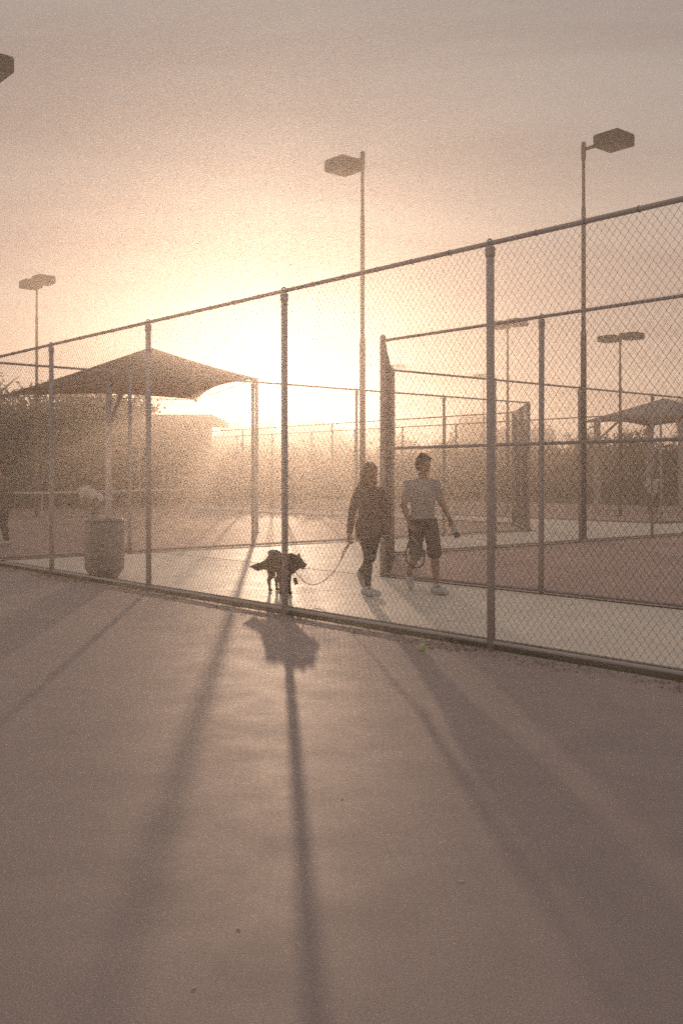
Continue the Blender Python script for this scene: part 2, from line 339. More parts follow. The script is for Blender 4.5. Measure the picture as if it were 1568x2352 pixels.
# ------------------------------------------------------------------ court lamps
def lamp(label, pos, H, heads, box=0.68, hb=0.30, sc=1.0, group=None):
    o = empty('court_lamp', pos); tag(o, label, 'lamp', group)
    prof = [(0.10*sc, 0), (0.10*sc, 0.03), (0.075*sc, 0.04), (0.072*sc, H*0.52), (0.055*sc, H*0.525), (0.053*sc, H*0.84), (0.040*sc, H*0.845), (0.038*sc, H)]
    MB().lathe(prof, 14).build('pole', M['pole'], o, True)
    MB().lathe([(0.20*sc, 0.0), (0.20*sc, 0.03), (0.09*sc, 0.05)], 14).build('base_plate', M['pole'], o)
    MB().lathe([(0.055*sc, H - 0.36), (0.058*sc, H - 0.34), (0.058*sc, H + 0.05), (0.045*sc, H + 0.08)], 12).build('pole_head', M['pole'], o, True)
    for (ds, dt) in heads:
        v = ST(ds, dt); c = Vector((v.x, v.y, H - 0.10))
        b = MB(); x = box*sc/2; h = hb*sc/2
        ring = []
        for (k, zz) in ((0.97, -h), (1.0, -h*0.85), (1.0, h*0.7), (0.93, h)):
            ring.append([Vector((sx*x*k, sy*x*k, zz)) for sx, sy in ((-1, -1), (1, -1), (1, 1), (-1, 1))])
        P = [p for r_ in ring for p in r_]; F = [(i*4+k, i*4+(k+1) % 4, (i+1)*4+(k+1) % 4, (i+1)*4+k) for i in range(3) for k in range(4)] + [(3, 2, 1, 0), (12, 13, 14, 15)]
        b.add(P, F); hd = b.build('lamp_head', M['lamp'], o, loc=c, rot=(0, 0, TH))
        MB().box((0, 0, -h - 0.004), (x*1.7, x*1.7, 0.02)).build('lens', M['lens'], hd)
        MB().tube([(0, 0, H - 0.10), c], 0.045*sc, 8).build('arm', M['pole'], o)
    return o
lamp('single headed court lamp pointing left, pole rising behind the walking woman', ST(16.55, 18.5), 9.50, [(0.0, 0.72)])
lamp('single headed court lamp pointing right, pole beside the right hand fence', ST(20.4, 14.75), 9.62, [(0.0, -0.86)])
lamp('court lamp at the fence corner with its head cut by the picture edge', ST(6.76, 18.30), 9.12, [(0.27, -0.27)])
lamp('double headed court lamp standing beyond the shade canopy', gpx(85, 1096 + 1.546*2310/39), 9.2, [(0, 0.55), (0, -0.62)])
lamp('double headed court lamp behind the far fences, heads beside the fence post top', gpx(1165, 1096 + 1.546*2310/44), 8.35, [(0, 0.45), (0, -0.5)])
lamp('low double headed court lamp left of the grey pavilion roof', gpx(1423, 1096 + 1.546*2310/40), 7.2, [(0, 0.5), (0, -0.55)], hb=0.24)
lamp('small far double headed court lamp, pole beside the thick fence post', gpx(1110, 1096 + 1.546*2310/75), 9.2, [(0, 0.45), (0, -0.5)])
lamp('small far double headed court lamp half hidden by the edge on fence', gpx(906, 1096 + 1.546*2310/76), 10.0, [(0, 0.45), (0, -0.5)])

# ------------------------------------------------------------------ shade canopy, pavilion, building
def sail(corners, apex, n=10, sag=0.35, thick=0.012):
    m = MB(); ap = Vector(apex); nC = len(corners)
    for i in range(nC):
        a, b = Vector(corners[i]), Vector(corners[(i+1) % nC]); rows = []
        for r_ in range(n+1):
            u = r_/n; row = []
            for c in range(n+1):
                v = c/n; e = a.lerp(b, v); mid = (a + b)/2
                e2 = e.lerp(ap, 0.0); inw = Vector((ap.x, ap.y, e.z)) - e
                e2 = e + inw*0.10*math.sin(math.pi*v)     # scalloped hem
                e2.z += 0.12*math.sin(math.pi*v)
                p = ap.lerp(e2, u); p.z -= sag*math.sin(math.pi*u)*(0.5 + 0.5*math.sin(math.pi*v))*0.8
                row.append(p)
            rows.append(row)
        P = [p for row in rows for p in row]; w = n+1
        m.add(P, [(r_*w+c, r_*w+c+1, (r_+1)*w+c+1, (r_+1)*w+c) for r_ in range(n) for c in range(n)])
    return m
can = empty('shade_canopy', (-6.2, 31.8, 0)); tag(can, 'large hipped fabric shade canopy on posts beside the low sun', 'canopy')
cb = Vector((-6.2, 31.8, 0))
cor = [Vector((-2.35, 27.9, 4.28)), Vector((-5.15, 35.7, 4.3)), Vector((-11.4, 33.6, 4.25)), Vector((-6.75, 29.2, 4.30))]
apex = Vector((-6.0, 31.6, 5.62))
fab = sail([p - cb for p in cor], apex - cb, sag=0.10).build('fabric', M['canopy'], can, True)
so = fab.modifiers.new('thickness', 'SOLIDIFY'); so.thickness = 0.012
for p, on, rr in ((cor[0], 1, 0.046), (cor[1], 0, 0), (cor[2], 0, 0), (cor[3], 1, 0.085)):
    q = p - cb
    if on: MB().lathe([(rr*2.4, 0), (rr*2.4, 0.02), (rr*1.1, 0.03), (rr, q.z), (rr*0.8, q.z + 0.03)], 12, (q.x, q.y, 0)).build('mast', M['steel'], can, True)
    MB().tube([(q.x, q.y, q.z - 0.05), (apex - cb)*1.0 - Vector((0, 0, 0.12))], 0.045, 8).build('rafter', M['steel'], can, True)
q = cor[3] - cb
for e in (cor[0], cor[2]):
    MB().tube([(q.x, q.y, 3.0), q.lerp(apex - cb, 0.5) - Vector((0, 0, 0.15))], 0.06, 8).build('brace', M['steel'], can, True); break
MB().tube([p - cb for p in cor] + [cor[0] - cb], 0.012, 5, False).build('hem_cable', M['steel'], can)

pav = empty('pavilion', (14.6, 45.5, 0)); tag(pav, 'grey pyramid roofed pavilion among trees', 'pavilion')
hw = 3.3; cor2 = [Vector((sx*hw*math.cos(TH) - sy*hw*math.sin(TH), sx*hw*math.sin(TH) + sy*hw*math.cos(TH), 4.02)) for sx, sy in ((-0.75, -0.75), (0.75, -0.75), (0.75, 0.75), (-0.75, 0.75))]
f2 = sail(cor2, Vector((0, 0, 5.02)), sag=0.0).build('roof', M['canopy2'], pav, True); so = f2.modifiers.new('thickness', 'SOLIDIFY'); so.thickness = 0.1
for p in cor2:
    MB().box((p.x*0.86, p.y*0.86, 2.05), (0.22, 0.22, 4.1), TH).build('post', M['steel'], pav)
    MB().tube([(p.x*0.86, p.y*0.86, 3.2), (p.x*0.5, p.y*0.5, 4.35)], 0.06, 6).build('brace', M['steel'], pav)

bld = empty('clubhouse', (-16.4, 62, 0)); tag(bld, 'low flat roofed clubhouse behind the shade canopy', 'building')
MB().box((0, 0, 2.4), (16.0, 7, 4.8)).build('wall', M['wall'], bld)
rf = MB().box((0.2, -0.2, 4.97), (17.6, 8.6, 0.34)).build('roof', M['roof'], bld)
MB().box((4.2, -1.0, 5.5), (0.9, 0.9, 0.75), taper=0.3).build('vent', M['roof'], rf)
for k in range(6):
    w = MB().box((-6.6 + 2.4*k, -3.53, 2.5), (1.3, 0.08, 1.4)).build('window', M['glass'], bld)
    MB().box((-6.6 + 2.4*k, -3.58, 1.76), (1.5, 0.14, 0.08)).build('sill', M['wall'], w)
    MB().box((-6.6 + 2.4*k, -3.585, 2.5), (0.06, 0.06, 1.4)).build('frame', M['sign'], w)
MB().box((7.0, -3.54, 1.05), (1.0, 0.08, 2.1)).build('door', M['door'], bld)

# ------------------------------------------------------------------ trees and hedge
def leaf_cloud(blobs, n, size, seed, m, name='crown', flat=0.0):
    rng = np.random.default_rng(seed); blobs = np.array(blobs, float)
    wts = blobs[:, 3]*blobs[:, 4]*blobs[:, 5]; wts = wts**0.8/np.sum(wts**0.8)
    # clump centres then leaves round each clump
    nc = max(8, n//22); idx = rng.choice(len(blobs), nc, p=wts)
    u = rng.normal(size=(nc, 3)); u /= np.linalg.norm(u, axis=1)[:, None]; rad = rng.uniform(0.45, 1.05, nc)**0.7
    cc = blobs[idx, :3] + u*rad[:, None]*blobs[idx, 3:6]
    ii = rng.integers(0, nc, n); pos = cc[ii] + rng.normal(0, size*1.5, (n, 3))
    a = rng.normal(size=(n, 3)); a /= np.linalg.norm(a, axis=1)[:, None]; b = rng.normal(size=(n, 3)); b -= (a*b).sum(1)[:, None]*a; b /= np.linalg.norm(b, axis=1)[:, None]
    L_ = size*rng.uniform(0.6, 1.3, n)[:, None]; W_ = L_*0.45
    nn = np.cross(a, b)
    V = np.stack([pos - a*L_, pos + b*W_ + nn*W_*0.3, pos + a*L_, pos - b*W_ + nn*W_*0.3], 1).reshape(-1, 3)
    V[:, 2] = np.maximum(V[:, 2], 0.05)
    F = np.arange(4*n).reshape(-1, 4)
    me = bpy.data.meshes.new(name); me.from_pydata(V.tolist(), [], F.tolist()); me.update(); me.materials.append(m); return me
def trunk_mesh(h, r, seed, spread):
    rng = random.Random(seed); m = MB()
    pts = [(0, 0, -0.1)]; x = y = 0
    for k in range(1, 6):
        x += rng.uniform(-.05, .05)*h*0.3; y += rng.uniform(-.05, .05)*h*0.3; pts.append((x, y, h*0.75*k/5))
    m.tube(pts, [r*(1.25 - 0.18*i) for i in range(6)], 8)
    for k in range(7):
        i = rng.randint(2, 5); p = Vector(pts[i]); a = rng.uniform(0, 6.28); e = p + Vector((math.cos(a)*spread*rng.uniform(.3, .6), math.sin(a)*spread*rng.uniform(.3, .6), h*rng.uniform(.12, .3)))
        mid = p.lerp(e, 0.5) + Vector((0, 0, h*0.04)); m.tube([p, mid, e], [r*0.5, r*0.32, r*0.1], 6)
    return m.mesh('trunk', M['bark'], True)
def tree(label, pos, h, w, kind, seed, n=2600, size=0.2, m='leaf', group=None):
    rng = random.Random(seed); o = empty('tree', pos, rng.uniform(0, 6)); tag(o, label, 'tree', group)
    if kind == 'round':
        bl = [(rng.uniform(-.3, .3)*w, rng.uniform(-.3, .3)*w, h*rng.uniform(.45, .85), w*rng.uniform(.18, .32), w*rng.uniform(.18, .32), h*rng.uniform(.10, .18)) for _ in range(9)]
    elif kind == 'cone':
        bl = [(rng.uniform(-.05, .05)*w, rng.uniform(-.05, .05)*w, h*(0.12 + 0.85*k/9), w*0.48*(1 - k/9.6), w*0.48*(1 - k/9.6), h*0.07) for k in range(10)]
    else:
        bl = [(rng.uniform(-.42, .42)*w, rng.uniform(-.42, .42)*w, h*rng.uniform(.15, .85), w*.22, w*.22, h*.16) for _ in range(12)]
    link('trunk', trunk_mesh(h, 0.028*h + 0.03, seed, w*0.4), o)
    link('crown', leaf_cloud(bl, n, size, seed, M[m]), o)
    return o
def at(x, Y): return Vector(((x - 784)/2310*Y, Y, 0))
def zt(y, Y): return 1.546 + (1096 - y)/2310*Y
# tree mass at the left, beside and behind the canopy
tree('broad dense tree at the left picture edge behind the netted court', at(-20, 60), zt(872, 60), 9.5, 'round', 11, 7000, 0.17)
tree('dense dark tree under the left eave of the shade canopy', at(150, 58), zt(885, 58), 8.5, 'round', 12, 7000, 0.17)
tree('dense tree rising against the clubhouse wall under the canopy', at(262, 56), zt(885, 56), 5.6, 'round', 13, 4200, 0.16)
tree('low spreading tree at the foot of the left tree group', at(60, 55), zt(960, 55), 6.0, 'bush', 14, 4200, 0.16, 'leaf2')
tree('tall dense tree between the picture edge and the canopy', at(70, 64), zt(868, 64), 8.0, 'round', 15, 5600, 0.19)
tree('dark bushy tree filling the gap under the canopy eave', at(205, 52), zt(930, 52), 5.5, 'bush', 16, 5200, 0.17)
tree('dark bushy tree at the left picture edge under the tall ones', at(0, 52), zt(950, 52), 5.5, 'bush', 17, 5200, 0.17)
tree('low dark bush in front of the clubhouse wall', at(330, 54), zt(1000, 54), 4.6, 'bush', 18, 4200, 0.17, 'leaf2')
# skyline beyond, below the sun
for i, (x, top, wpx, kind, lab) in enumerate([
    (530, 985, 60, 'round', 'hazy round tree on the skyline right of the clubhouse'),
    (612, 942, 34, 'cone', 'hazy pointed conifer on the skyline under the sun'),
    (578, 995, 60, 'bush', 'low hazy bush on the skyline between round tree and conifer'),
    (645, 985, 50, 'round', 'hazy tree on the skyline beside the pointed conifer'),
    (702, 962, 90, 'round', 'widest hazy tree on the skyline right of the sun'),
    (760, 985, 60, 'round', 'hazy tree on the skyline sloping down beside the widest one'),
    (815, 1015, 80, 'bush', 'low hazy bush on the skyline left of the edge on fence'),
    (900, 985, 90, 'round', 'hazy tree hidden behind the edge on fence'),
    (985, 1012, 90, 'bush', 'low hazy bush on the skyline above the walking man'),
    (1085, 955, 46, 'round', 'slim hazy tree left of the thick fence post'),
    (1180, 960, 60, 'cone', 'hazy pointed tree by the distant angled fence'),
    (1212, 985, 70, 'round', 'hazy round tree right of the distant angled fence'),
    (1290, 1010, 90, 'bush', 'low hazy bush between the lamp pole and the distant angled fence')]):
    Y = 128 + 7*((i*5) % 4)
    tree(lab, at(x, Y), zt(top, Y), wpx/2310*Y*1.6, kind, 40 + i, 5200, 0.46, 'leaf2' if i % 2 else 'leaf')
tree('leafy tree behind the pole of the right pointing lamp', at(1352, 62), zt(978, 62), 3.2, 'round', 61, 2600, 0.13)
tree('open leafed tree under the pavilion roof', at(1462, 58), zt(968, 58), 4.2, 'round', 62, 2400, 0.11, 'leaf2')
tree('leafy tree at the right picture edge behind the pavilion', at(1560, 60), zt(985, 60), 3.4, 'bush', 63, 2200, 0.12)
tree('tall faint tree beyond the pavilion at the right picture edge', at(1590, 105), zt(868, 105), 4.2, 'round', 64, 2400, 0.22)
# hedge, shrub by shrub
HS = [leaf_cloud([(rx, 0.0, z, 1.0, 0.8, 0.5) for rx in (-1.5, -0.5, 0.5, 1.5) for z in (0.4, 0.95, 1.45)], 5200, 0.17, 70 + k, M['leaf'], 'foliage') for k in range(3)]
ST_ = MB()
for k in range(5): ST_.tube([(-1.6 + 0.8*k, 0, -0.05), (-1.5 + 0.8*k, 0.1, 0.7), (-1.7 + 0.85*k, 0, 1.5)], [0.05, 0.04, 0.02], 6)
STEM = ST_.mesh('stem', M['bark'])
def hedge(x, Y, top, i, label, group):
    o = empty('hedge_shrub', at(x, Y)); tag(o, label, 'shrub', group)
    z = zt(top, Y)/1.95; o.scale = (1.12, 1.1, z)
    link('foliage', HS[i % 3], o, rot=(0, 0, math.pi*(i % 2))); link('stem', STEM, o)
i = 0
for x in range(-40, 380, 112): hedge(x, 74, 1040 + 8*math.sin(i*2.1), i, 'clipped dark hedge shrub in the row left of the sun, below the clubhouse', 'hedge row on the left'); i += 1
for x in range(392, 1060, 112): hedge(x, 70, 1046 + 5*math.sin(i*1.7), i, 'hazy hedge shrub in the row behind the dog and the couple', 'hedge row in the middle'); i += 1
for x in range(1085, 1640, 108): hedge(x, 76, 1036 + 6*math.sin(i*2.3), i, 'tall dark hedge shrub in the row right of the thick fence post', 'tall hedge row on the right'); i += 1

# ------------------------------------------------------------------ tennis net on the back court
net = empty('tennis_net', ST(9.9, 36.5), ANG_S); tag(net, 'dark tennis net with white top band across the brown court', 'net')
for px in (0.0, 12.8):
    MB().lathe([(0.045, -0.1), (0.045, 1.08), (0.03, 1.10)], 10, (px, 0, 0)).build('net_post', M['steel'], net, True)
nm = MB()
for k in range(0, 13): 
    z = 0.06 + 0.075*k; nm.tube([(0, 0, z), (6.4, 0, z*0.93), (12.8, 0, z)], 0.004, 3)
for k in range(1, 128):
    xx = 0.1*k; s_ = 1 - 0.07*(1 - abs(xx - 6.4)/6.4); nm.tube([(xx, 0.003, 0.05), (xx, 0.003, 1.0*s_)], 0.004, 3)
tag(nm.build('net_mesh', M['net'], net), kind='stuff')
MB().add([(0, -.012, .99), (6.4, -.012, .91), (12.8, -.012, .99), (0, -.012, 1.07), (6.4, -.012, .99), (12.8, -.012, 1.07), (0, .012, .99), (6.4, .012, .91), (12.8, .012, .99), (0, .012, 1.07), (6.4, .012, .99), (12.8, .012, 1.07)],
    [(0, 1, 4, 3), (1, 2, 5, 4), (7, 6, 9, 10), (8, 7, 10, 11), (3, 4, 10, 9), (4, 5, 11, 10)]).build('top_band', M['line'], net)
MB().box((6.4, -0.02, 0.48), (0.05, 0.012, 0.9)).build('centre_strap', M['line'], net)

# ------------------------------------------------------------------ small signs on the far fences
def sign(label, s, t, z, w, h):
    o = empty('sign', ST(s, t, z), ANG_T); tag(o, label, 'sign')
    MB().box((0, 0, 0), (w, 0.012, h)).build('board', M['sign'], o)
    for k in (-1, 1): MB().box((0, 0.0, k*h*0.36), (w*0.5, 0.020, 0.03)).build('clip', M['steel'], o)
sign('small white sign on the far fence left of the sun', 25.53, 43.2, 1.42, 0.20, 0.36)
sign('small white sign on the far fence between the walking couple', 25.53, 30.7, 1.46, 0.19, 0.34)

# ------------------------------------------------------------------ waste bin
bn = empty('waste_bin', (-3.60, 15.32, 0.018)); tag(bn, 'big round waste bin with tapered foot behind the fence', 'bin')
MB().lathe([(0.19, 0.0), (0.20, 0.012), (0.285, 0.13), (0.292, 0.15), (0.296, 0.86), (0.29, 0.872)], 28).build('body', M['bin'], bn, True)
MB().tube([(0.297*math.cos(a), 0.297*math.sin(a), 0.872) for a in np.linspace(0, 2*math.pi, 29)], 0.016, 8, False).build('rim', M['bin_rim'], bn, True)
MB().lathe([(0.285, 0.874), (0.27, 0.895), (0.15, 0.915), (0.02, 0.92)], 28).build('lid', M['bin_rim'], bn, True)
for z in (0.30, 0.70): MB().tube([(0.2965*math.cos(a), 0.2965*math.sin(a), z) for a in np.linspace(0, 2*math.pi, 29)], 0.007, 6, False).build('hoop', M['bin_rim'], bn, True)

# ------------------------------------------------------------------ implicit bodies (one continuous skin each)
class SDF:
    def __init__(self, k=0.03): self.p = []; self.k = k
    def cap(self, a, b, ra, rb=None, k=None): self.p.append(('c', np.array(a, float), np.array(b, float), ra, ra if rb is None else rb, k)); return self
    def ell(self, c, r, rot=None, k=None): self.p.append(('e', np.array(c, float), np.array(r, float), rot, None, k)); return self
    def mesh(self, name, m, h=0.012, cuts=(), smooth=True):
        los, his = [], []
        for q in self.p:
            if q[0] == 'c': r = max(q[3], q[4]); los.append(np.minimum(q[1], q[2]) - r); his.append(np.maximum(q[1], q[2]) + r)
            else: r = max(q[2]); los.append(q[1] - r); his.append(q[1] + r)
        lo = np.min(los, 0) - 3*h - 0.01; hi = np.max(his, 0) + 3*h + 0.01
        n = np.ceil((hi - lo)/h).astype(int) + 1
        ax = [lo[i] + h*np.arange(n[i]) for i in range(3)]
        f = np.full(n, 0.2, np.float32)
        for q, l, u in zip(self.p, los, his):
            k = self.k if q[5] is None else q[5]; mg = 0.05 + k
            i0 = np.clip(((l - mg - lo)/h).astype(int), 0, n-1); i1 = np.clip(((u + mg - lo)/h).astype(int) + 2, 1, n)
            X = ax[0][i0[0]:i1[0]][:, None, None]; Y = ax[1][i0[1]:i1[1]][None, :, None]; Z = ax[2][i0[2]:i1[2]][None, None, :]
            if q[0] == 'c':
                a, b = q[1], q[2]; ab = b - a; dd = max(ab @ ab, 1e-9)
                tt = np.clip(((X - a[0])*ab[0] + (Y - a[1])*ab[1] + (Z - a[2])*ab[2])/dd, 0, 1)
                d = np.sqrt((X - a[0] - tt*ab[0])**2 + (Y - a[1] - tt*ab[1])**2 + (Z - a[2] - tt*ab[2])**2) - (q[3] + (q[4] - q[3])*tt)
            else:
                c, r = q[1], q[2]; x, y, z = X - c[0], Y - c[1], Z - c[2]
                if q[3] is not None:
                    Rm = q[3]; x, y, z = (Rm[0][0]*x + Rm[0][1]*y + Rm[0][2]*z, Rm[1][0]*x + Rm[1][1]*y + Rm[1][2]*z, Rm[2][0]*x + Rm[2][1]*y + Rm[2][2]*z)
                k0 = np.sqrt((x/r[0])**2 + (y/r[1])**2 + (z/r[2])**2); k1 = np.sqrt((x/r[0]**2)**2 + (y/r[1]**2)**2 + (z/r[2]**2)**2) + 1e-9
                d = k0*(k0 - 1)/k1
            sl = (slice(i0[0], i1[0]), slice(i0[1], i1[1]), slice(i0[2], i1[2])); o = f[sl]
            if k > 0:
                hh = np.clip(0.5 + 0.5*(o - d)/k, 0, 1); f[sl] = o + (d - o)*hh - k*hh*(1 - hh)
            else: f[sl] = np.minimum(o, d)
        for (pt, nn) in cuts:       # keep the side the normal points away from
            pt, nn = np.array(pt, float), np.array(nn, float); nn /= np.linalg.norm(nn)
            d = (ax[0][:, None, None] - pt[0])*nn[0] + (ax[1][None, :, None] - pt[1])*nn[1] + (ax[2][None, None, :] - pt[2])*nn[2]
            f = np.maximum(f, d.astype(np.float32))
        return surface(f, lo, h, name, m, smooth)
def surface(f, lo, h, name, m, smooth):
    ins = f < 0; nx, ny, nz = f.shape
    cnt = np.zeros((nx-1, ny-1, nz-1), np.int8)
    for dx in (0, 1):
        for dy in (0, 1):
            for dz in (0, 1): cnt += ins[dx:nx-1+dx, dy:ny-1+dy, dz:nz-1+dz]
    act = (cnt > 0) & (cnt < 8); ci = np.argwhere(act); idx = -np.ones(act.shape, np.int64); idx[act] = np.arange(len(ci))
    acc = np.zeros((len(ci), 3)); num = np.zeros(len(ci))
    cor_ = [(a, b, c) for a in (0, 1) for b in (0, 1) for c in (0, 1)]
    for p in cor_:
        for axis in range(3):
            if p[axis] == 1: continue
            q = list(p); q[axis] = 1
            f0 = f[ci[:, 0]+p[0], ci[:, 1]+p[1], ci[:, 2]+p[2]]; f1 = f[ci[:, 0]+q[0], ci[:, 1]+q[1], ci[:, 2]+q[2]]
            cr = (f0 < 0) != (f1 < 0); tt = np.where(cr, f0/(f0 - f1 + 1e-12), 0)
            pos = np.array(p, float)[None, :].repeat(len(ci), 0); pos[:, axis] = tt
            acc[cr] += pos[cr]; num[cr] += 1
    V = lo + h*(ci + acc/np.maximum(num, 1)[:, None])
    F = []
    for axis in range(3):
        b, c = (axis+1) % 3, (axis+2) % 3
        sl0 = [slice(None)]*3; sl1 = [slice(None)]*3; sl0[axis] = slice(0, -1); sl1[axis] = slice(1, None)
        A = ins[tuple(sl0)]; B = ins[tuple(sl1)]; e = np.argwhere(A != B)
        ok = (e[:, b] > 0) & (e[:, c] > 0) & (e[:, b] < f.shape[b]-1) & (e[:, c] < f.shape[c]-1); e = e[ok]
        def cell(db, dc):
            g_ = e.copy(); g_[:, b] -= db; g_[:, c] -= dc; return idx[g_[:, 0], g_[:, 1], g_[:, 2]]
        quad = np.stack([cell(1, 1), cell(0, 1), cell(0, 0), cell(1, 0)], 1)
        fl = ~A[e[:, 0], e[:, 1], e[:, 2]]; quad[fl] = quad[fl][:, ::-1]; F.append(quad)
    F = np.concatenate(F)
    me = bpy.data.meshes.new(name); me.from_pydata(V.tolist(), [], F.tolist()); me.update(); me.materials.append(m)
    if smooth: me.polygons.foreach_set('use_smooth', [True]*len(me.polygons))
    return me
def folds(me, amp, sc, seed=0):
    from mathutils import noise
    nv = [v.normal.copy() for v in me.vertices]
    for v, n in zip(me.vertices, nv):
        q = v.co*sc; q.z *= 0.45
        v.co += n*amp*(noise.noise(q + Vector((seed, 0, 0))) + 0.5*noise.noise(q*2.3))
    me.update(); return me
def unit(v): v = np.array(v, float); return v/np.linalg.norm(v)
def rotz(a): return np.array([[math.cos(a), -math.sin(a), 0], [math.sin(a), math.cos(a), 0], [0, 0, 1]])

def person(label, pos, theta, J_, look, h=0.0095, female=False, hair='hair_d', top='tee', sleeves='short', bottom='shorts', long_hair=False, hem=0.86, waist=True, detail=True):
    """J_: joints in the figure's own frame, facing -Y, +x is its left side."""
    o = empty('person', pos, theta); tag(o, label, 'person')
    W = 0.90 if female else 1.0
    b = SDF(0.028); up = np.array([0, 0, 1.0])
    pel, che, nek, hed = [np.array(J_[k], float) for k in ('pelvis', 'chest', 'neck', 'head')]
    b.ell(pel, (0.155*W if not female else 0.16, 0.105, 0.12)); b.ell((pel + che)/2, (0.135*W, 0.098, 0.18)); b.ell(che, (0.165*W, 0.112, 0.17))
    for sd_ in (1, -1):
        S = 'L' if sd_ > 0 else 'R'
        sh, el, wr = [np.array(J_[S + k], float) for k in ('sh', 'el', 'wr')]
        b.cap(che + (0, 0, 0.12), sh, 0.062*W, 0.055*W); b.cap(sh, el, 0.052*W, 0.041*W); b.cap(el, wr, 0.041*W, 0.027*W)
        d = unit(wr - el); pn = unit(np.cross(d, np.cross((-sd_, 0, 0), d)))       # palm normal, towards the body
        side = unit(np.cross(d, pn)); 
        b.cap(wr, wr + d*0.05, 0.027*W, 0.026*W, k=0.012); kn = wr + d*0.085
        b.cap(kn - side*0.026, kn + side*0.026, 0.0145, k=0.014); b.cap(wr + d*0.045 - side*0.018, wr + d*0.045 + side*0.018, 0.018, k=0.015)
        curl = J_.get(S + 'curl', 0.7)
        for q, (off, ln) in enumerate(((-0.030, 0.9), (-0.010, 1.05), (0.010, 1.0), (0.030, 0.78))):
            p0 = kn + side*off; d1 = unit(d*math.cos(curl*0.7) + pn*math.sin(curl*0.7)); d2 = unit(d*math.cos(curl*1.7) + pn*math.sin(curl*1.7)); d3 = unit(d*math.cos(curl*2.5) + pn*math.sin(curl*2.5))
            p1 = p0 + d1*0.040*ln; p2 = p1 + d2*0.026*ln; p3 = p2 + d3*0.018*ln
            b.cap(p0, p1, 0.0098, 0.0092, k=0.004); b.cap(p1, p2, 0.0092, 0.0088, k=0.003); b.cap(p2, p3, 0.0088, 0.008, k=0.003)
        fw = side if side[1] < 0 else -side
        t0 = wr + d*0.025 + fw*0.024; t1 = t0 + unit(fw*0.7 + d*0.7 + pn*0.5)*0.04; t2 = t1 + unit(d + pn*0.7*curl)*0.03
        b.cap(t0, t1, 0.013, 0.0105, k=0.006); b.cap(t1, t2, 0.0105, 0.009, k=0.004)
        hp, kn_, an = [np.array(J_[S + k], float) for k in ('hip', 'knee', 'ank')]
        b.cap(hp, kn_, 0.088 if not female else 0.086, 0.056*W); b.cap(kn_, an, 0.052*W, 0.036*W); cm = kn_*0.66 + an*0.34 + np.array((0, 0.016, 0)); b.ell(cm, (0.050*W, 0.056*W, 0.095))
        toe = np.array(J_[S + 'toe'], float); b.cap(an, an*0.5 + toe*0.5, 0.036, 0.030)
    b.cap(che + (0, 0.01, 0.12), nek, 0.075*W, 0.056*W); b.cap(nek, hed + (0, 0.01, -0.05), 0.054*W, 0.05*W)
    Rh = rotz(look[0]) @ np.array([[1, 0, 0], [0, math.cos(look[1]), -math.sin(look[1])], [0, math.sin(look[1]), math.cos(look[1])]])
    hp_ = lambda x, y, z: hed + Rh @ np.array((x, y, z))
    Ri = Rh.T
    b.ell(hp_(0, 0.012, 0.025), (0.076, 0.093, 0.092), Ri); b.ell(hp_(0, -0.022, -0.035), (0.060, 0.070, 0.082), Ri, 0.02)
    b.cap(hp_(0, -0.088, 0.005), hp_(0, -0.106, -0.022), 0.009, 0.014, k=0.012); b.cap(hp_(-0.03, -0.078, 0.022), hp_(0.03, -0.078, 0.022), 0.011, k=0.012)
    b.cap(hp_(0, -0.078, -0.092), hp_(0, -0.070, -0.085), 0.020, k=0.02)
    for q in (1, -1): b.ell(hp_(q*0.078, 0.012, -0.008), (0.012, 0.024, 0.034), Ri, 0.006)
    bo = link('body', b.mesh('body', M['skin'], h), o)
    if detail:
        for q in (1, -1):
            p = hp_(q*0.031, -0.080, 0.004); MB().lathe([(0.003, -.009), (0.009, -.005), (0.0115, 0), (0.009, .005), (0.003, .009)], 10, tuple(p)).build('eye', M['eye'], o, True)
        MB().tube([hp_(-0.024, -0.083, -0.055), hp_(0, -0.090, -0.054), hp_(0.024, -0.083, -0.055)], [0.003, 0.0065, 0.003], 6).build('mouth', M['lip'], o, True)
    # hair
    hr = SDF(0.02); hr.ell(hp_(0, 0.022, 0.047), (0.093, 0.104, 0.096), Ri); hr.ell(hp_(0, 0.055, 0.0), (0.088, 0.075, 0.09), Ri)
    if long_hair:
        for q in (-1, -0.4, 0.4, 1):
            hr.cap(hp_(q*0.07, 0.03, 0.0), nek + np.array((q*0.095, 0.045, -0.03)), 0.042, 0.050); hr.cap(nek + np.array((q*0.095, 0.045, -0.03)), nek + np.array((q*0.11, 0.075 + 0.01*abs(q), -0.27 - 0.03*abs(q))), 0.054, 0.024)
        for q in (-1, 1): hr.cap(hp_(q*0.072, -0.03, 0.03), nek + np.array((q*0.115, -0.055, -0.15)), 0.026, 0.030)
        hr.cap(hp_(0.0, -0.06, 0.095), hp_(0.065, -0.045, 0.05), 0.016, 0.016)
    else:
        rg = np.random.default_rng(5)
        for _ in range(60):
            a, e = rg.uniform(0, 6.28), rg.uniform(0.35, 1.4); v = np.array((math.cos(a)*math.cos(e), math.sin(a)*math.cos(e), math.sin(e)))
            if v[1] < -0.55 and v[2] < 0.6: continue
            p = hp_(*(np.array((0, 0.022, 0.045)) + v*np.array((0.088, 0.098, 0.092)))); hr.cap(p, p + (Rh @ v)*rg.uniform(0.002, 0.014) + rg.normal(0, 0.005, 3), 0.020, 0.012, k=0.012)
    fc = hp_(0, -0.052, 0.0); hair_cut = [(hp_(0, -0.058, 0.072), Rh @ np.array((0, -1.0, -0.55)))] if not long_hair else [(hp_(0, -0.072, 0.075), Rh @ np.array((0, -1.0, -0.35)))]
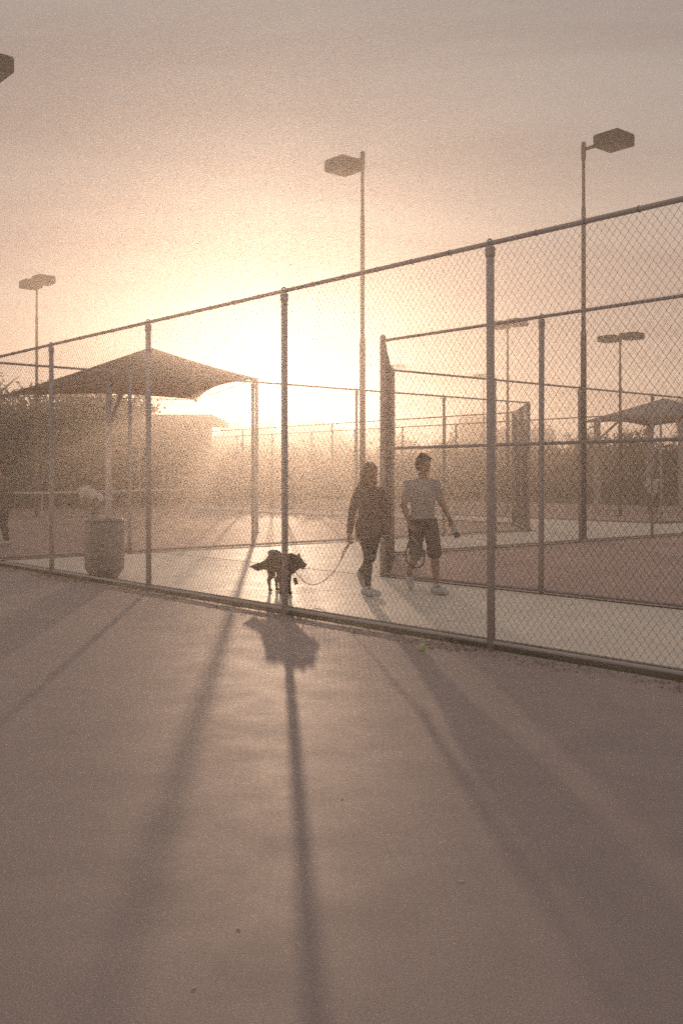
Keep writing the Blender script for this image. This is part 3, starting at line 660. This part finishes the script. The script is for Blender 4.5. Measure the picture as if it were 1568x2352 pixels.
    link('hair', folds(hr.mesh('hair', M[hair], h, hair_cut), 0.008, 26.0), o)
    # top
    tp = SDF(0.035); e_ = 0.016
    tp.ell(pel + (0, 0, 0.02), (0.160*W + e_, 0.110 + e_, 0.16)); tp.ell((pel + che)/2, (0.148*W + e_, 0.104 + e_, 0.20)); tp.ell(che, (0.170*W + e_, 0.115 + e_, 0.175))
    for sd_ in (1, -1):
        S = 'L' if sd_ > 0 else 'R'; sh, el, wr = [np.array(J_[S + k], float) for k in ('sh', 'el', 'wr')]
        tp.cap(che + (0, 0, 0.10), sh, 0.070*W + e_*0.4, 0.054*W + e_*0.4); tp.cap(nek + (0, 0.012, -0.075), sh + (0, 0, 0.004), 0.050*W, 0.048*W)
        if sleeves == 'short': tp.cap(sh, sh*0.36 + el*0.64, 0.054*W + e_*0.3, 0.056*W + e_*0.4, k=0.025)
        else:
            tp.cap(sh, el, 0.056*W + e_*0.6, 0.048*W + e_*0.7, k=0.012); tp.cap(el, el*0.12 + wr*0.88, 0.047*W + e_*0.7, 0.036*W + e_*0.6, k=0.012)
        if hem < 0.8:
            hp = np.array(J_[S + 'hip'], float); kn_ = np.array(J_[S + 'knee'], float); tp.cap(hp, hp*0.5 + kn_*0.5, 0.105, 0.115, k=0.05)
    tp.cap(che + (0, 0.01, 0.12), nek + (0, 0, -0.035), 0.088*W, 0.070*W)
    cuts = [((0, 0, hem), (0, 0, -1)), (nek + (0, -0.02, -0.012), (0, -0.45, 1))]
    if sleeves == 'short': cuts = cuts
    link('shirt' if sleeves == 'short' else 'long_top', folds(tp.mesh('top', M[top], h, cuts), 0.013, 13.0, pos[0]), o)
    # legs
    for part in ((1, -1),):
        lg = SDF(0.02)
        lg.ell(pel, (0.160, 0.116, 0.125), k=0.03)
        zk = 0
        for sd_ in part:
            S = 'L' if sd_ > 0 else 'R'; hp, kn_, an = [np.array(J_[S + k], float) for k in ('hip', 'knee', 'ank')]
            if bottom == 'shorts':
                e2 = hp*0.02 + kn_*0.98; lg.cap(hp, e2, 0.105, 0.092, k=0.02)
            else:
                lg.cap(hp, kn_, 0.092, 0.060, k=0.02); lg.cap(kn_, kn_*0.08 + an*0.92, 0.057, 0.041, k=0.02); cm = kn_*0.66 + an*0.34 + np.array((0, 0.016, 0)); lg.ell(cm, (0.052, 0.060, 0.10), k=0.02)
        cuts = [((0, 0, pel[2] + 0.10), (0, 0, 1))]
        link('shorts' if bottom == 'shorts' else 'leggings', folds(lg.mesh('legs', M['shorts' if bottom == 'shorts' else 'leggings'], h, cuts), 0.010 if bottom == 'shorts' else 0.003, 12.0, pos[1]), o)
    if waist:
        wb = SDF(0.02); wb.ell(pel + (0, 0, -0.01), (0.182*W + 0.004, 0.134, 0.15)); link('waistband', wb.mesh('waistband', M['band'], h, [((0, 0, pel[2] + 0.03), (0, 0, 1)), ((0, 0, pel[2] - 0.07), (0, 0, -1))]), o)
    for S in 'LR':
        an, toe = np.array(J_[S + 'ank'], float), np.array(J_[S + 'toe'], float); fl = unit(toe - an - up*np.dot(toe - an, up)*0.0)
        heel = np.array(J_.get(S + 'heel', an + np.array((0, 0.055, -0.055 - (an[2] - 0.10))))); 
        dv = unit(toe - heel); nrm = unit(up - dv*np.dot(up, dv)); 
        sh_ = SDF(0.022); sh_.cap(heel + nrm*0.042, toe + nrm*0.034 - dv*0.02, 0.042, 0.036); sh_.cap(heel*0.5 + toe*0.5 + nrm*0.04, toe + nrm*0.032 - dv*0.03, 0.046, 0.042); sh_.cap(heel + nrm*0.05, an + (an - heel)*0.05, 0.044, 0.046)
        so_ = link('shoe', sh_.mesh('shoe', M['shoe'], h, [(heel + nrm*0.012, -nrm)]), o)
        sl = SDF(0.01); sl.cap(heel + nrm*0.012, heel*0.45 + toe*0.55 + nrm*0.012, 0.041, 0.047); sl.cap(heel*0.45 + toe*0.55 + nrm*0.012, toe + nrm*0.012 - dv*0.02, 0.047, 0.038)
        link('sole', sl.mesh('sole', M['sole'], h, [(heel + nrm*0.022, nrm), (heel, -nrm)]), so_)
    return o
def to_local(w, pos, theta):
    v = np.array(w, float) - np.array(pos, float); c, s_ = math.cos(theta), math.sin(theta)
    return np.array((v[0]*c + v[1]*s_, -v[0]*s_ + v[1]*c, v[2]))
ZW = 0.018
# the man
MP, MT = (1.08, 13.42, ZW), R(14)
hand_R = to_local((0.905, 13.33, 0.86), MP, MT); hand_L = to_local((1.452, 13.30, 0.93), MP, MT)
JM = dict(pelvis=(0, 0, 0.95), chest=(0, -0.015, 1.30), neck=(0, -0.005, 1.535), head=(0, -0.05, 1.685),
    Lsh=(0.178, 0.0, 1.425), Rsh=(-0.178, 0.0, 1.425), Lel=(0.275, 0.03, 1.185), Rel=(-0.245, 0.06, 1.15), Lwr=hand_L + (-0.02, 0.01, 0.07), Rwr=hand_R + (0.0, 0.01, 0.06), Lcurl=1.0, Rcurl=1.0,
    Lhip=(0.095, 0, 0.93), Lknee=(0.10, -0.21, 0.52), Lank=(0.09, -0.30, 0.10), Ltoe=(0.155, -0.50, 0.012), Lheel=(0.075, -0.265, 0.012),
    Rhip=(-0.095, 0, 0.93), Rknee=(-0.095, -0.02, 0.50), Rank=(-0.085, 0.33, 0.235), Rtoe=(-0.085, 0.245, 0.012), Rheel=(-0.085, 0.40, 0.19))
person('person in grey t-shirt and dark shorts carrying a racket and a bottle', MP, MT, JM, (R(28), R(12)), hem=0.90)
# the woman
WP, WT = (0.365, 13.02, ZW), R(14)
hand_W = to_local((0.10, 12.88, 0.735), WP, WT); hand_W2 = to_local((0.60, 12.95, 0.80), WP, WT)
JW = dict(pelvis=(0, 0, 0.90), chest=(0, -0.01, 1.22), neck=(0, 0.0, 1.44), head=(0, -0.035, 1.58),
    Lsh=(0.152, 0.0, 1.335), Rsh=(-0.152, 0.0, 1.335), Lel=(0.22, 0.06, 1.10), Rel=(-0.225, 0.05, 1.09), Lwr=(0.19, -0.05, 0.87), Rwr=hand_W + (0, 0, 0.075), Lcurl=0.7, Rcurl=1.1,
    Lhip=(0.085, 0, 0.88), Lknee=(0.03, 0.05, 0.48), Lank=(-0.02, 0.36, 0.27), Ltoe=(0.03, 0.31, 0.02), Lheel=(-0.03, 0.42, 0.20),
    Rhip=(-0.085, 0, 0.88), Rknee=(-0.045, -0.10, 0.50), Rank=(-0.055, -0.10, 0.10), Rtoe=(0.05, -0.27, 0.012), Rheel=(-0.085, -0.06, 0.012))
person('person with long light brown hair in dark top and black leggings holding the leash', WP, WT, JW, (R(38), R(6)), female=True, hair='hair_b', top='plum', sleeves='long', bottom='leggings', long_hair=True, hem=0.74, waist=False)
# players further off
JP = dict(pelvis=(0, 0, 0.92), chest=(0, -0.02, 1.26), neck=(0, -0.02, 1.48), head=(0, -0.05, 1.63), Lsh=(0.18, 0, 1.41), Rsh=(-0.18, 0, 1.41), Lel=(0.24, 0.05, 1.13), Rel=(-0.27, -0.02, 1.14), Lwr=(0.22, -0.10, 0.92), Rwr=(-0.26, -0.22, 1.02),
    Lhip=(0.095, 0, 0.90), Lknee=(0.13, -0.06, 0.49), Lank=(0.14, 0.02, 0.10), Ltoe=(0.16, -0.17, 0.012), Rhip=(-0.095, 0, 0.90), Rknee=(-0.11, -0.05, 0.49), Rank=(-0.12, 0.03, 0.10), Rtoe=(-0.13, -0.16, 0.012))
p = gpx(14, 1255); person('person in dark clothes standing beyond the fence at the left picture edge', (p.x, p.y, 0.006), R(-60), JP, (R(-20), 0), h=0.014, top='plum', sleeves='long', bottom='leggings', waist=False, detail=False)
JB = dict(JP); JB.update(pelvis=(0, 0.08, 0.93), chest=(0, -0.26, 1.13), neck=(0, -0.46, 1.22), head=(0, -0.60, 1.26), Lsh=(0.18, -0.38, 1.18), Rsh=(-0.18, -0.38, 1.18), Lel=(0.23, -0.40, 0.90), Rel=(-0.23, -0.40, 0.90), Lwr=(0.16, -0.28, 0.68), Rwr=(-0.16, -0.28, 0.68))
p = at(222, 27.5); person('person in white shirt bending forward behind the waste bin', (p.x, p.y, 0.006), R(-75), JB, (0, R(-10)), h=0.014, top='white', waist=False, detail=False)
JS = dict(JP); JS.update(Rel=(-0.40, -0.05, 1.44), Rwr=(-0.50, -0.12, 1.68))
p = at(1498, 37.0); person('person in white shirt with a raised arm on the far court', (p.x, p.y, 0.006), R(160), JS, (0, 0), h=0.014, top='white', waist=False, detail=False)

# ------------------------------------------------------------------ racket, bottle
def frame_from(zdir, xhint):
    z = Vector(zdir).normalized(); x = Vector(xhint); x = (x - z*x.dot(z)).normalized(); y = z.cross(x); return Matrix((x, y, z)).transposed().to_4x4()
HRW = Vector((0.90, 13.33, 0.84 + ZW))
rk = empty('tennis_racket'); tag(rk, 'dark tennis racket hanging head down from the walking man\'s hand', 'racket')
rk.matrix_world = Matrix.Translation(HRW) @ frame_from((0.06, -0.16, -0.34), (1.0, 0.0, 0.15))
MB().tube([(0, 0, -0.13), (0, 0, -0.125), (0, 0, 0.10)], [0.019, 0.016, 0.0145], 8).build('handle', M['grip'], rk, True)
hx, hz, hc_ = 0.122, 0.165, 0.385
pts = [(hx*math.sin(a), 0, hc_ - hz*math.cos(a)) for a in np.linspace(0.0, 2*math.pi, 41)]
MB().tube(pts, 0.0105, 8, False).build('frame', M['racket'], rk, True)
for q in (1, -1): MB().tube([(q*0.006, 0, 0.09), (q*0.022, 0, 0.14), (q*0.055, 0, 0.20), (q*0.098, 0, 0.285)], 0.009, 7).build('throat', M['racket_edge'] if q > 0 else M['racket'], rk, True)
sm = MB()
for k in range(-7, 8):
    x = hx*k/8; zz = hz*math.sqrt(max(0, 1 - (x/hx)**2)); sm.tube([(x, 0, hc_ - zz), (x, 0, hc_ + zz)], 0.0011, 3)
for k in range(-9, 10):
    z = hz*k/10; xx = hx*math.sqrt(max(0, 1 - (z/hz)**2)); sm.tube([(-xx, 0.001, hc_ + z), (xx, 0.001, hc_ + z)], 0.0011, 3)
tag(sm.build('strings', M['string'], rk), kind='stuff')
bt = empty('drink_bottle'); tag(bt, 'pale drink bottle in the walking man\'s swinging hand', 'bottle')
bt.matrix_world = Matrix.Translation(Vector((1.452, 13.28, 0.915 + ZW))) @ frame_from((0.40, -0.08, -0.90), (1, 0, 0))
MB().lathe([(0.012, -0.06), (0.017, -0.055), (0.017, -0.035), (0.030, -0.015), (0.036, 0.01), (0.036, 0.10), (0.034, 0.11), (0.036, 0.12), (0.036, 0.185), (0.030, 0.195)], 18).build('body', M['bottle'], bt, True)
MB().lathe([(0.020, -0.085), (0.021, -0.08), (0.021, -0.05), (0.018, -0.047)], 14).build('cap', M['cap'], bt, True)
MB().lathe([(0.0372, 0.125), (0.0372, 0.196), (0.028, 0.199)], 18).build('boot', M['cap'], bt, True)

# ------------------------------------------------------------------ dog and leash
DP, DT = (-0.80, 13.26, ZW), R(25)
dg = empty('dog', DP, DT); dg.scale = (1.0, 0.95, 1.03); tag(dg, 'dark long haired dog on a leash standing behind the fence post', 'dog')
db = SDF(0.035)
db.ell((0, -0.13, 0.385), (0.105, 0.165, 0.135)); db.cap((0, -0.10, 0.39), (0, 0.20, 0.40), 0.118, 0.108); db.ell((0, 0.24, 0.40), (0.102, 0.13, 0.115))
db.cap((0, -0.20, 0.42), (0.045, -0.33, 0.425), 0.098, 0.075); db.ell((0.01, -0.26, 0.36), (0.085, 0.085, 0.115))
db.ell((0.07, -0.385, 0.435), (0.078, 0.082, 0.072)); db.ell((0.075, -0.36, 0.40), (0.085, 0.075, 0.075)); db.cap((0.10, -0.42, 0.42), (0.150, -0.462, 0.388), 0.042, 0.030); db.cap((0.095, -0.41, 0.388), (0.132, -0.443, 0.352), 0.026, 0.018, k=0.008); db.ell((0.03, -0.30, 0.40), (0.115, 0.10, 0.125))
for q, (ex, ey) in enumerate(((0.118, -0.345), (0.03, -0.40))): db.cap((ex, ey, 0.48), (ex + (0.010 if q == 0 else -0.014), ey + 0.012, 0.517), 0.028, 0.014, k=0.012)
for sx in (1, -1):
    fy = -0.18 if sx > 0 else -0.155
    db.cap((sx*0.062, -0.15, 0.34), (sx*0.060, -0.135, 0.20), 0.055, 0.030); db.cap((sx*0.060, -0.135, 0.20), (sx*0.058, fy, 0.045), 0.027, 0.020); db.cap((sx*0.058, fy + 0.005, 0.022), (sx*0.058, fy - 0.045, 0.020), 0.024, 0.020, k=0.012)
    hy = 0.30 if sx > 0 else 0.25
    db.cap((sx*0.060, 0.24, 0.36), (sx*0.070, hy - 0.10, 0.225), 0.080, 0.044); db.cap((sx*0.070, hy - 0.10, 0.225), (sx*0.062, hy + 0.035, 0.145), 0.040, 0.023); db.cap((sx*0.062, hy + 0.035, 0.145), (sx*0.060, hy + 0.005, 0.035), 0.021, 0.018); db.cap((sx*0.060, hy + 0.01, 0.022), (sx*0.060, hy - 0.045, 0.020), 0.022, 0.019, k=0.012)
db.cap((0, 0.32, 0.41), (-0.07, 0.40, 0.335), 0.042, 0.050); db.cap((-0.07, 0.40, 0.335), (-0.16, 0.455, 0.305), 0.052, 0.044); db.cap((-0.16, 0.455, 0.305), (-0.25, 0.50, 0.312), 0.042, 0.012)
rg = np.random.default_rng(9)
for _ in range(110):      # shaggy outline: locks of fur
    u_ = rg.uniform(0, 1); y = -0.30 + 0.66*u_; a = rg.uniform(0, 6.28); rr = 0.10 + 0.012*math.sin(9*u_)
    c0 = np.array((rr*math.cos(a), y, 0.395 + rr*1.12*math.sin(a))); v = np.array((0.35*math.cos(a), 0.55, 0.35*math.sin(a) - 0.7)); v = v/np.linalg.norm(v)
    db.cap(c0 - v*0.01, c0 + v*rg.uniform(0.02, 0.04), 0.018, 0.006, k=0.018)
for _ in range(40):
    u_ = rg.uniform(0, 1); c0 = np.array((-0.05 - 0.14*u_, 0.39 + 0.09*u_, 0.335 - 0.025*u_)) + rg.normal(0, 0.014, 3); db.cap(c0, c0 + np.array((-0.02, 0.012, -0.026)), 0.014, 0.004, k=0.008)
link('body', db.mesh('body', M['fur'], 0.0085), dg)
MB().lathe([(0.003, -.012), (0.014, -.006), (0.016, 0), (0.012, .008), (0.003, .012)], 10, (0.166, -0.480, 0.396)).build('nose', M['nose'], dg, True)
MB().tube([(0.11, -0.425, 0.375), (0.140, -0.452, 0.360), (0.150, -0.462, 0.335)], [0.012, 0.013, 0.007], 8).build('tongue', M['tongue'], dg, True)
for q in ((0.138, -0.430, 0.452), (0.085, -0.468, 0.450)): MB().lathe([(0.002, -.007), (0.007, -.004), (0.009, 0), (0.007, .004), (0.002, .007)], 8, q).build('eye', M['eye'], dg, True)
cz = [(0.028 + 0.095*math.cos(a)*0.9 + 0.02*math.sin(a), -0.285 + 0.03*math.cos(a) - 0.045*math.sin(a), 0.405 + 0.098*math.sin(a)) for a in np.linspace(0, 2*math.pi, 25)]
MB().tube(cz, 0.010, 6, False).build('collar', M['leash'], dg, True)
def d2w(p): c, s_ = math.cos(DT), math.sin(DT); return Vector((DP[0] + p[0]*c - p[1]*s_, DP[1] + p[0]*s_ + p[1]*c, DP[2] + p[2]))
a0 = d2w((0.06, -0.345, 0.315)); b0 = Vector((0.10, 12.86, 0.685 + ZW))
pts = []
ctrl = [a0, Vector((-0.50, 12.99, 0.215)), Vector((-0.42, 12.97, 0.165)), Vector((-0.33, 12.95, 0.165)), Vector((-0.21, 12.93, 0.225)), Vector((-0.10, 12.91, 0.335)), Vector((-0.02, 12.89, 0.46)), Vector((0.055, 12.87, 0.60)), b0, Vector((0.13, 12.85, 0.76))]
def crom(c, n=7):
    out = []
    for i in range(len(c)-1):
        p0, p1, p2, p3 = c[max(i-1, 0)], c[i], c[i+1], c[min(i+2, len(c)-1)]
        for k in range(n):
            t_ = k/n; out.append(0.5*((2*p1) + (p2 - p0)*t_ + (2*p0 - 5*p1 + 4*p2 - p3)*t_**2 + (3*p1 - p0 - 3*p2 + p3)*t_**3))
    return out + [c[-1]]
ls = empty('dog_leash', a0); tag(ls, 'thin red leash sagging from the dog\'s collar to the hand', 'leash')
MB().tube([p - a0 for p in crom(ctrl)], 0.0055, 6).build('strap', M['leash'], ls, True)
lp = [b0 + Vector((0, 0, 0.02)), Vector((0.04, 12.86, 0.56)), Vector((0.02, 12.87, 0.50))]
MB().tube([p - a0 for p in crom([b0, Vector((0.03, 12.87, 0.60)), Vector((-0.005, 12.88, 0.50)), Vector((-0.045, 12.89, 0.415))])], [0.011 - 0.0004*k for k in range(22)], 6).build('handle_loop', M['leash'], ls, True)
MB().lathe([(0.006, -0.02), (0.010, -0.015), (0.010, 0.015), (0.006, 0.02)], 8).build('clip', M['steel'], ls)
pc = d2w((0.045, -0.40, 0.20)); po = empty('bag_pouch', pc); tag(po, 'small black pouch dangling under the dog\'s collar', 'pouch')
MB().tube([(-0.012, 0, 0.035), (0.012, 0, -0.05)], [0.024, 0.026], 10).build('case', M['pouch'], po, True)
MB().tube([(-0.012, 0, 0.03), (-0.02, 0.01, 0.075), tuple(a0 - pc)], 0.004, 5).build('hanging_strap', M['pouch'], po)

# ------------------------------------------------------------------ added ball in place of a lens ghost, fallen petals, litter
bp = gpx(970, 1497); bl = empty('flare_ball', (bp.x, bp.y, 0.006)); tag(bl, 'pale yellow green ball added on the court in place of a lens flare spot', 'ball')
m_ = MB(); n1, n2 = 16, 24; rb = 0.034
P = [(rb*math.sin(math.pi*i/n1)*math.cos(2*math.pi*j/n2), rb*math.sin(math.pi*i/n1)*math.sin(2*math.pi*j/n2), rb + rb*math.cos(math.pi*i/n1)) for i in range(1, n1) for j in range(n2)] + [(0, 0, 2*rb), (0, 0, 0)]
F = [(i*n2+j, (i+1)*n2+j, (i+1)*n2+(j+1) % n2, i*n2+(j+1) % n2) for i in range(n1-2) for j in range(n2)] + [((n1-1)*n2, j, (j+1) % n2) for j in range(n2)] + [((n1-1)*n2+1, (n1-2)*n2+(j+1) % n2, (n1-2)*n2+j) for j in range(n2)]
m_.add(P, F).build('felt', M['ball'], bl, True)
sp = []
for k in range(49):
    a = 2*math.pi*k/48; v = Vector((0.75*math.cos(a) + 0.25*math.cos(3*a), 0.75*math.sin(a) - 0.25*math.sin(3*a), 0.86*math.sin(2*a))).normalized()*rb; sp.append(v + Vector((0, 0, rb)))
MB().tube(sp, 0.0012, 5, False).build('seam', M['seam'], bl)
for i, (x, y, sz) in enumerate([(1058, 2028, 0.010), (785, 1838, 0.008), (548, 2137, 0.007), (446, 2274, 0.007)]):
    p = gpx(x, y); a = i*1.3
    o = MB().add([(-sz*1.4, 0, 0.001), (-sz*.5, -sz*.7, 0.0012), (sz*.7, -sz*.6, 0.0015), (sz*1.5, 0, 0.001), (sz*.6, sz*.7, 0.002), (-sz*.6, sz*.6, 0.0025)], [(0, 1, 2, 3, 4, 5)]).build('fallen_petal', M['petal'], loc=(p.x, p.y, 0.007), rot=(0, 0, a))
    so = o.modifiers.new('thickness', 'SOLIDIFY'); so.thickness = 0.001
    tag(o, 'tiny pale fallen petal on the bare court surface', 'petal', 'fallen petals on the court')
def litter(name, label, s0, s1, t0, t1, n, size, seed):
    rng = np.random.default_rng(seed); V = []; F = []
    s_ = s0 + (s1 - s0)*rng.beta(1.6, 1.6, n); t_ = rng.uniform(t0, t1, n)
    keep = (np.sin(t_*2.3) + np.sin(t_*5.1 + 1) + rng.normal(0, 1.2, n)) > -0.4
    for a, b in zip(s_[keep], t_[keep]):
        p = ST(a, b, 0.008); r = size*rng.uniform(0.5, 1.5); an = rng.uniform(0, 6.28); u = Vector((math.cos(an), math.sin(an), rng.uniform(-.3, .5)))*r; w = Vector((-math.sin(an), math.cos(an), rng.uniform(-.4, .4)))*r*0.5
        k = len(V); z = Vector((0, 0, r*0.35)); V += [p - u + z, p + w + z*0.6, p + u + z*1.4, p - w + z*1.2]; F.append((k, k+1, k+2, k+3))
    me = bpy.data.meshes.new(name); me.from_pydata([tuple(v) for v in V], [], F); me.update(); me.materials.append(M['dryleaf'])
    return tag(link(name, me), label, 'leaf litter', kind='stuff')
litter('leaf_litter', 'strip of dry leaf litter along the foot of the tall front fence', 6.45, 7.34, 3.0, 18.1, 10000, 0.012, 3)
litter('leaf_litter', 'strip of dry leaf litter along the foot of the fence behind the dog', 7.0, 22.5, 18.0, 18.35, 2600, 0.016, 4)

# ------------------------------------------------------------------ haze: air volume added so its glow stands in for lens veil
hz_ = MB().box((0, 0, 5.4), (416, 416, 12.8)).build('haze')
hm = bpy.data.materials.new('veil_haze'); hm.use_nodes = True; ht = hm.node_tree; ht.nodes.clear()
pv = N(ht, 'ShaderNodeVolumePrincipled'); pv.inputs['Color'].default_value = (0.97, 0.92, 0.87, 1); pv.inputs['Density'].default_value = HAZE_DENSITY; pv.inputs['Anisotropy'].default_value = HAZE_G
ho = N(ht, 'ShaderNodeOutputMaterial'); L(ht, pv.outputs[0], ho.inputs['Volume'])
hz_.data.materials.append(hm); tag(hz_, 'thin golden haze added over the courts in place of lens veil', 'haze', kind='stuff')
